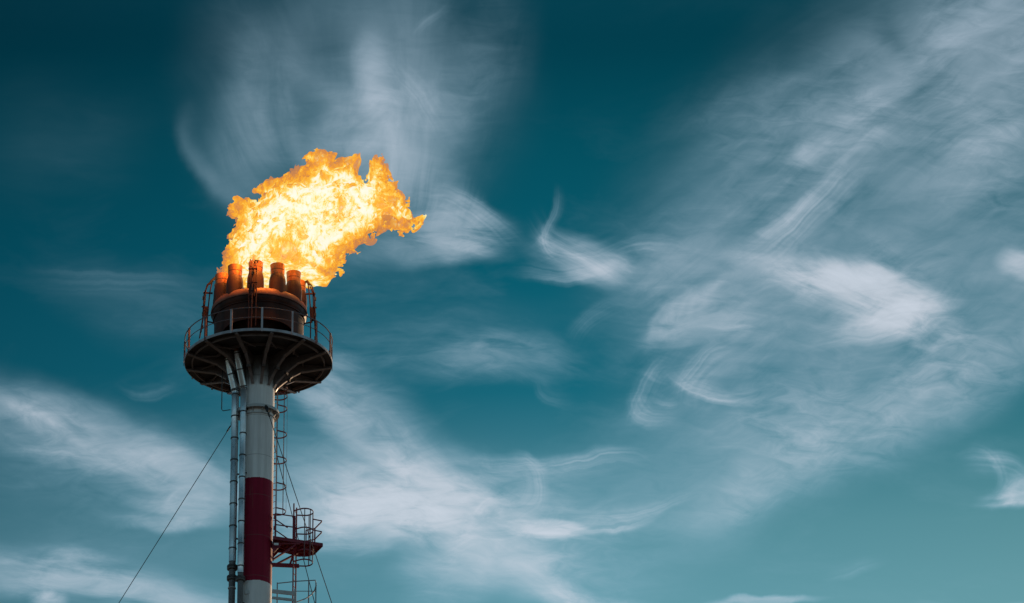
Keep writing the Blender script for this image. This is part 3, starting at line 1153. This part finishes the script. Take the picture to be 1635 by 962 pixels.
def polar(src, cx, cy):
    """Distance and bearing from a point of the sky plane."""
    sb = g.n('ShaderNodeVectorMath', operation='SUBTRACT')
    g.link(src, sb.inputs[0])
    sb.inputs[1].default_value = (cx, cy, 0)
    ln = g.n('ShaderNodeVectorMath', operation='LENGTH')
    g.link(sb.outputs[0], ln.inputs[0])
    sp_ = g.n('ShaderNodeSeparateXYZ')
    g.link(sb.outputs[0], sp_.inputs[0])
    return ln.outputs['Value'], g.math('ARCTAN2', sp_.outputs[1], sp_.outputs[0])


def vec2(a, b):
    cb = g.n('ShaderNodeCombineXYZ')
    g.put(cb.inputs[0], a)
    g.put(cb.inputs[1], b)
    return cb.outputs[0]


# how crisp the ice fibres are changes from place to place
crisp = g.maprange(g.noise(uvw, .55, 2, .5, 0, '2D'), .33, .66, .5, 1.15, True)


def contrast(f, depth):
    """Fibre value spread about 1, more where the cloud is crisp."""
    return g.math('MULTIPLY_ADD', g.math('SUBTRACT', g.maprange(f, .27, .73, 0, 1), .5), g.math('MULTIPLY', crisp, depth), 1.0)


def fibre(ang, fine, along):
    v = g.mapping(uvf, rot=(0, 0, R(-ang)))
    v = g.mapping(v, scale=(along, 1, 1))
    return g.noise(v, fine, 7, .60, .35, '2D')


FIB = {}
for key, ang, fine, along, dep in (('rise', 36, 1.15, .22, 1.15), ('flat', -5, 1.6, .22, 1.6), ('fall', -28, 1.4, .26, 1.55)):
    FIB[key] = contrast(fibre(ang, fine, along), dep)
fr, fa = polar(uvf, *px(640, 760))
FIB['steep'] = contrast(g.noise(vec2(g.math('MULTIPLY', fa, 6.5), g.math('MULTIPLY', fr, .38)), 1.2, 8, .58, .5, '2D'), 1.15)
MILD = {k: g.math('MULTIPLY_ADD', v, .72, .28) for k, v in FIB.items()}
acc = hooks = None


def add(sm, fib):
    global acc
    if acc is None:
        acc = g.math('MULTIPLY', sm, FIB[fib])
    else:
        acc = g.math('MULTIPLY_ADD', sm, FIB[fib], acc)


def band(x, y, ang, hl, hw, s, fib='rise', src=None):
    """A patch of cirrus: centre, lie, half length and width, strength; the fibres tear its edges."""
    global acc
    cx, cy = px(x, y)
    v = g.mapping(src or uvw, (cx, cy, 0), (0, 0, R(ang)), (hl / 100, hw / 100, 1), 'TEXTURE')
    gr = g.n('ShaderNodeTexGradient', gradient_type='SPHERICAL')
    g.link(v, gr.inputs[0])
    if hw >= 75:                               # broad sheets fade softly, small ones are combed apart
        t_ = g.math('MULTIPLY', g.maprange(gr.outputs['Fac'], 0, .95, 0, abs(s), True), MILD[fib])
    else:
        t_ = g.maprange(g.math('MULTIPLY', gr.outputs['Fac'], FIB[fib]), .02, .86, 0, abs(s), True)
    t_ = t_ if s > 0 else g.math('MULTIPLY', t_, -1.0)
    acc = t_ if acc is None else g.math('ADD', acc, t_)


def hook(p0, p1, p2, w_sharp, w_soft, s, side=1, strands=True):
    """A curved filament through three points: crisp on one flank, combed out into strands on the other.
    side=1 puts the soft flank on the inside of the bend."""
    global hooks
    (ax, ay), (bx, by), (cx, cy) = px(*p0), px(*p1), px(*p2)
    dd = 2 * (ax * (by - cy) + bx * (cy - ay) + cx * (ay - by))
    ux = ((ax * ax + ay * ay) * (by - cy) + (bx * bx + by * by) * (cy - ay) + (cx * cx + cy * cy) * (ay - by)) / dd
    uy = ((ax * ax + ay * ay) * (cx - bx) + (bx * bx + by * by) * (ax - cx) + (cx * cx + cy * cy) * (bx - ax)) / dd
    rad = math.hypot(ax - ux, ay - uy)
    sb = g.n('ShaderNodeVectorMath', operation='SUBTRACT')
    g.link(uvs, sb.inputs[0])
    sb.inputs[1].default_value = (ux, uy, 0)
    ln = g.n('ShaderNodeVectorMath', operation='LENGTH')
    g.link(sb.outputs[0], ln.inputs[0])
    r_ = ln.outputs['Value']
    t1 = math.atan2(by - uy, bx - ux) + 1.57
    al_ = g.n('ShaderNodeVectorMath', operation='DOT_PRODUCT')
    g.link(sb.outputs[0], al_.inputs[0])
    al_.inputs[1].default_value = (math.cos(t1) * .45, math.sin(t1) * .45, 0)
    d_ = g.math('SUBTRACT', r_, rad)
    if side < 0:
        d_ = g.math('MULTIPLY', d_, -1.0)
    a_ = g.maprange(d_, -w_soft * 1.25 / 100, 0, 0, 1, True)
    b_ = g.maprange(d_, -.02, w_sharp * 1.7 / 100, 1, 0, True)
    prof_ = g.math('MULTIPLY', g.math('POWER', a_, 1.3), b_)
    hl = math.hypot(cx - ax, cy - ay) * .62
    ds_ = g.n('ShaderNodeVectorMath', operation='DISTANCE')
    g.link(uvs, ds_.inputs[0])
    ds_.inputs[1].default_value = ((ax + cx + 2 * bx) / 4, (ay + cy + 2 * by) / 4, 0)
    m_ = g.math('MULTIPLY', prof_, g.maprange(ds_.outputs['Value'], hl * .05, hl * 1.12, s * .74, 0, True))
    if strands:
        nd = g.n('ShaderNodeTexNoise', noise_dimensions='1D')
        nd.inputs['Scale'].default_value = 1.0
        nd.inputs['Detail'].default_value = 2
        g.link(g.math('MULTIPLY_ADD', r_, 15.0, al_.outputs['Value']), nd.inputs['W'])
        m_ = g.math('MULTIPLY', m_, g.maprange(nd.outputs[0], .3, .7, .62, 1.34))
    hooks = m_ if hooks is None else g.math('ADD', hooks, m_)


def halfplane(x, y, ang, soft):
    """0 on the right-hand side of a line through (x, y) lying at ang, 1 on its left-hand side, over a soft edge."""
    cx, cy = px(x, y)
    nrm = (-math.sin(R(ang)), math.cos(R(ang)))
    nd = g.n('ShaderNodeVectorMath', operation='DOT_PRODUCT')
    g.link(uvw, nd.inputs[0])
    nd.inputs[1].default_value = (*nrm, 0)
    return g.maprange(nd.outputs['Value'], cx * nrm[0] + cy * nrm[1] - soft / 100, cx * nrm[0] + cy * nrm[1] + soft / 100, 0, 1, True)


# the wide right-hand veil: below the dark wedge, above the clear lower right
ul = halfplane(1140, 250, 223, 150)
lo_ = halfplane(1330, 765, 27, 60)
lf = halfplane(1060, 600, -80, 150)
veil = g.math('MULTIPLY', g.math('MULTIPLY', ul, lo_), lf)
thin = g.maprange(g.noise(g.mapping(uvw, rot=(0, 0, R(-34)), scale=(.45, 1, 1)), .75, 3, .5, .4, '2D'), .3, .7, .22, .36)
acc = g.math('MULTIPLY', g.math('MULTIPLY', veil, thin), MILD['rise'])
# milky sheets, almost without structure
for bx_, by_, ba_, bl_, bw_, bs_ in ((1400, 560, 28, 420, 210, .10), (200, 770, -14, 430, 150, .13), (780, 840, -8, 430, 170, .20), (700, 545, 0, 280, 100, .09),
                                     (570, 230, 70, 360, 260, .10), (1090, 430, 20, 260, 120, .10), (1150, 740, 24, 260, 110, .10), (480, 700, -40, 240, 130, .10)):
    band(bx_, by_, ba_, bl_, bw_, bs_, 'flat')

# upper left fan
band(560, 140, 82, 340, 330, .22, 'steep')
band(630, 235, 75, 190, 140, .34, 'steep')
band(598, 125, 96, 110, 40, .24, 'steep')
band(640, 60, 80, 150, 110, .06, 'steep')
band(410, 165, 68, 190, 100, .14, 'steep')
band(400, 255, 60, 130, 90, .13, 'steep')
band(536, 95, 100, 110, 76, -.10, 'steep')
band(462, 155, 118, 120, 60, -.10, 'steep')
hook((594, 74), (599, 135), (618, 225), 26, 46, .24, 1, False)
hook((600, 190), (555, 168), (512, 120), 18, 46, .12, 1, False)
band(770, 110, 70, 190, 90, .10, 'steep')
hook((637, 109), (667, 146), (704, 214), 14, 60, .16, 1)
hook((706, 4), (684, 22), (655, 50), 6, 18, .14, 1)
hook((297, 178), (308, 262), (370, 328), 12, 26, .20, 1, False)
hook((318, 240), (345, 300), (420, 345), 18, 70, .10, 1, False)
band(735, 365, -14, 130, 58, .34, 'flat')
band(690, 395, 4, 170, 34, .22, 'flat')
band(690, 300, -40, 140, 70, .22, 'steep')
hook((700, 296), (766, 326), (824, 376), 8, 70, .22, 1)
hook((660, 410), (745, 402), (822, 378), 16, 60, .16, 1)
# right-hand veil details
hook((1176, 402), (1270, 336), (1350, 262), 9, 60, .44, -1)
hook((1190, 388), (1250, 350), (1310, 316), 6, 26, .26, -1)
band(1395, 200, 46, 200, 95, .22, 'rise')
band(1345, 235, 40, 190, 46, .24, 'flat')
band(1555, 60, 45, 230, 130, .28, 'rise')
band(1610, 170, 50, 230, 90, .16, 'rise')
band(1500, 270, 38, 230, 90, .14, 'rise')
hook((1345, 62), (1412, 84), (1442, 160), 16, 40, .16, 1, False)
hook((1318, 92), (1380, 112), (1418, 186), 16, 34, .12, 1, False)
band(1425, 60, 120, 70, 34, -.08, 'steep')
hook((1130, 200), (1205, 150), (1310, 116), 20, 60, .10, 1, False)
hook((1040, 330), (1120, 250), (1230, 190), 26, 90, .08, 1, False)
band(1385, 472, -22, 200, 72, .62, 'fall')
band(1335, 438, -16, 120, 40, .62, 'fall')
band(1440, 512, 14, 140, 40, .52, 'rise')
hook((1290, 548), (1390, 545), (1500, 512), 10, 60, .32, 1)
hook((1230, 420), (1300, 428), (1390, 470), 12, 46, .22, 1)
band(1240, 425, -4, 130, 40, .16, 'flat')
band(1070, 425, 22, 130, 50, .20, 'rise')
band(930, 412, -16, 110, 50, .62, 'fall')
band(965, 422, 4, 90, 38, .45, 'flat')
hook((838, 442), (905, 446), (985, 432), 7, 30, .42, 1)
hook((852, 372), (900, 402), (990, 396), 8, 40, .26, 1)
hook((980, 400), (1030, 390), (1085, 396), 10, 34, .26, 1)
hook((884, 306), (877, 344), (846, 392), 5, 18, .26, -1)
hook((862, 362), (866, 388), (890, 414), 9, 30, .24, 1)
for q in range(5):
    hook((1032 + 20 * q, 540 - 7 * q), (1050 + 20 * q, 500 - 8 * q), (1084 + 20 * q, 462 - 6 * q), 6, 24, .30 - .03 * q, 1, False)
band(1120, 520, 12, 120, 44, .24, 'flat')
band(1622, 412, -20, 46, 34, .52, 'flat')
hook((1088, 616), (1106, 584), (1180, 540), 12, 50, .26, 1)
hook((1084, 610), (1132, 633), (1222, 634), 5, 30, .46, 1)
hook((1002, 654), (1018, 618), (1066, 566), 10, 44, .24, 1)
hook((1000, 640), (1024, 672), (1084, 682), 8, 36, .30, 1)
hook((1040, 642), (1060, 650), (1088, 645), 6, 20, .20, 1)
band(1150, 590, 30, 120, 50, .08, 'rise')
band(1250, 760, 24, 260, 70, .10, 'rise')
band(1480, 640, 26, 260, 80, .12, 'rise')
# lower right wedge
hook((1530, 722), (1596, 744), (1560, 802), 6, 22, .38, -1)
hook((1548, 724), (1590, 728), (1650, 752), 7, 36, .34, 1)
band(1628, 776, 20, 52, 36, .55, 'rise')
hook((1570, 806), (1605, 808), (1650, 792), 6, 30, .46, 1)
hook((1322, 918), (1365, 912), (1418, 898), 6, 26, .20, 1)
band(1210, 958, 2, 130, 12, .5, "flat", uvs)
band(1560, 962, 3, 130, 10, .25, 'flat')
# middle
band(800, 575, 3, 180, 55, .20, 'flat')
band(560, 570, 4, 130, 25, .10, 'flat')
hook((856, 612), (868, 636), (908, 650), 7, 26, .14, 1)
hook((915, 524), (940, 500), (985, 478), 10, 40, .14, 1)
band(610, 690, -40, 240, 95, .36, 'fall')
band(520, 640, -50, 110, 60, .22, 'fall')
band(660, 785, -10, 270, 100, .62, 'fall')
band(640, 800, 4, 150, 60, .35, 'flat')
band(600, 850, 4, 220, 50, .34, 'flat')
band(490, 830, 0, 150, 65, .30, 'flat')
band(810, 900, -20, 280, 80, .46, 'fall')
band(700, 930, 0, 110, 60, .26, 'flat')
band(960, 965, -8, 160, 36, .40, 'flat')
hook((790, 824), (866, 784), (850, 738), 12, 50, .24, 1)
hook((758, 820), (772, 802), (786, 788), 5, 20, .34, 1)
hook((740, 728), (830, 736), (930, 722), 9, 36, .26, -1)
hook((860, 742), (935, 722), (1020, 728), 8, 34, .34, 1)
hook((820, 722), (850, 730), (872, 752), 6, 26, .24, 1)
band(885, 846, -4, 80, 15, .5, 'flat')
hook((800, 836), (860, 856), (932, 850), 7, 34, .40, 1)
hook((922, 847), (985, 846), (1050, 826), 5, 24, .42, 1)
hook((926, 826), (1015, 824), (1090, 798), 5, 22, .36, 1)
band(900, 790, 4, 270, 95, .13, 'flat')
band(535, 800, -10, 170, 90, .24, 'fall')
band(900, 900, -14, 260, 90, .14, 'fall')
band(1010, 700, 15, 190, 85, .08, 'rise')
# left
band(110, 680, -17, 340, 85, .34, 'fall')
band(300, 755, -26, 170, 70, .36, 'fall')
hook((-20, 618), (130, 650), (290, 748), 16, 80, .16, 1, False)
hook((0, 706), (110, 724), (230, 756), 6, 26, .14, 1)
hook((180, 836), (270, 844), (372, 836), 7, 36, .34, 1, False)
hook((178, 798), (250, 812), (330, 814), 7, 34, .22, 1, False)
band(300, 815, 0, 110, 40, .20, 'flat')
band(60, 640, -20, 130, 40, .10, 'fall')
band(150, 935, -9, 400, 58, .58, 'flat')
hook((-20, 878), (150, 890), (370, 942), 14, 60, .16, -1, False)
band(75, 956, 0, 36, 26, .55, "rise", uvs)
hook((60, 432), (190, 438), (330, 446), 7, 40, .10, 1)
hook((190, 622), (238, 634), (282, 626), 5, 26, .14, 1)
band(260, 500, -14, 260, 90, .07, 'flat')
band(90, 230, 0, 200, 140, .03, 'flat')

# loose cirrus over the rest of the sky
farn = g.noise(g.mapping(dirv, scale=(1.2, 3.0, 5.0)), 2.2, 6, .6, .8)
ln_ = g.n('ShaderNodeVectorMath', operation='LENGTH')
g.link(uv0, ln_.inputs[0])
inside = g.maprange(ln_.outputs['Value'], 9.8, 19.0, 0, 1, True)
acc = g.math('MULTIPLY_ADD', g.maprange(farn, .48, .8, 0, .55), inside, acc)
uvm = g.mapping(uvf, rot=(0, 0, R(-24)), scale=(.34, 1, 1))
micro = g.noise(uvm, 4.5, 6, .64, .5, '2D')
micro = g.math('MULTIPLY_ADD', g.math('SUBTRACT', micro, .5), g.math('MULTIPLY', crisp, g.math('MAXIMUM', g.maprange(cu, -2.2, .2, .45, .95), g.maprange(cv, 1.2, -.4, .45, 1.3))), 1.0)
hazy = g.maprange(g.noise(uvm, .8, 5, .62, .3, '2D'), .49, .80, 0, .085)
acc = g.math('ADD', acc, g.math('MULTIPLY', g.math('MULTIPLY', hazy, g.maprange(cu, -7.0, -2.5, .35, 1.0)), g.maprange(cv, 3.0, .5, .15, 1.0)))
dens = g.math('MULTIPLY', g.math('ADD', acc, hooks), micro)
# soft shoulder so that overlapping sheets never go flat white
dens = g.math('SUBTRACT', 1.0, g.math('POWER', 2.718, g.math('MULTIPLY', g.math('MAXIMUM', dens, 0.0), -1.42)))
dens = g.math('POWER', dens, 1.16)
thick = g.maprange(dens, .15, .75, 0, 1)
cloud = g.mix(thick, (3.5, 5.6, 7.0, 1), g.mix(g.maprange(el, .455, .515, 0, 1), (6.3, 6.9, 7.8, 1), (4.6, 5.8, 7.0, 1)))
side = g.math('MULTIPLY', g.math('MINIMUM', g.maprange(cu, -8.5, 0.5, .70, 1.0), g.maprange(cu, .5, 8.5, 1.0, .87)), 4.0)
cg = g.n('ShaderNodeCombineXYZ')
for q in range(3):
    g.link(side, cg.inputs[q])
gray4 = cg.outputs[0]
final = g.mix(dens, g.mix(1.0, base, gray4, 'MULTIPLY'), cloud)
g.link(final, bg.inputs[0])
bg.inputs[1].default_value = .1
w.cycles.sampling_method = 'MANUAL'
w.cycles.sample_map_resolution = 512

# ------------------------------------------------------------------ render settings
sc.render.engine = 'CYCLES'
sc.view_settings.view_transform = 'Standard'
sc.view_settings.look = 'None'
sc.view_settings.exposure = 0
sc.view_settings.gamma = 1
sc.cycles.max_bounces = 6
sc.cycles.transparent_max_bounces = 48
sc.cycles.volume_bounces = 0
sc.cycles.use_denoising = True
sc.render.film_transparent = False
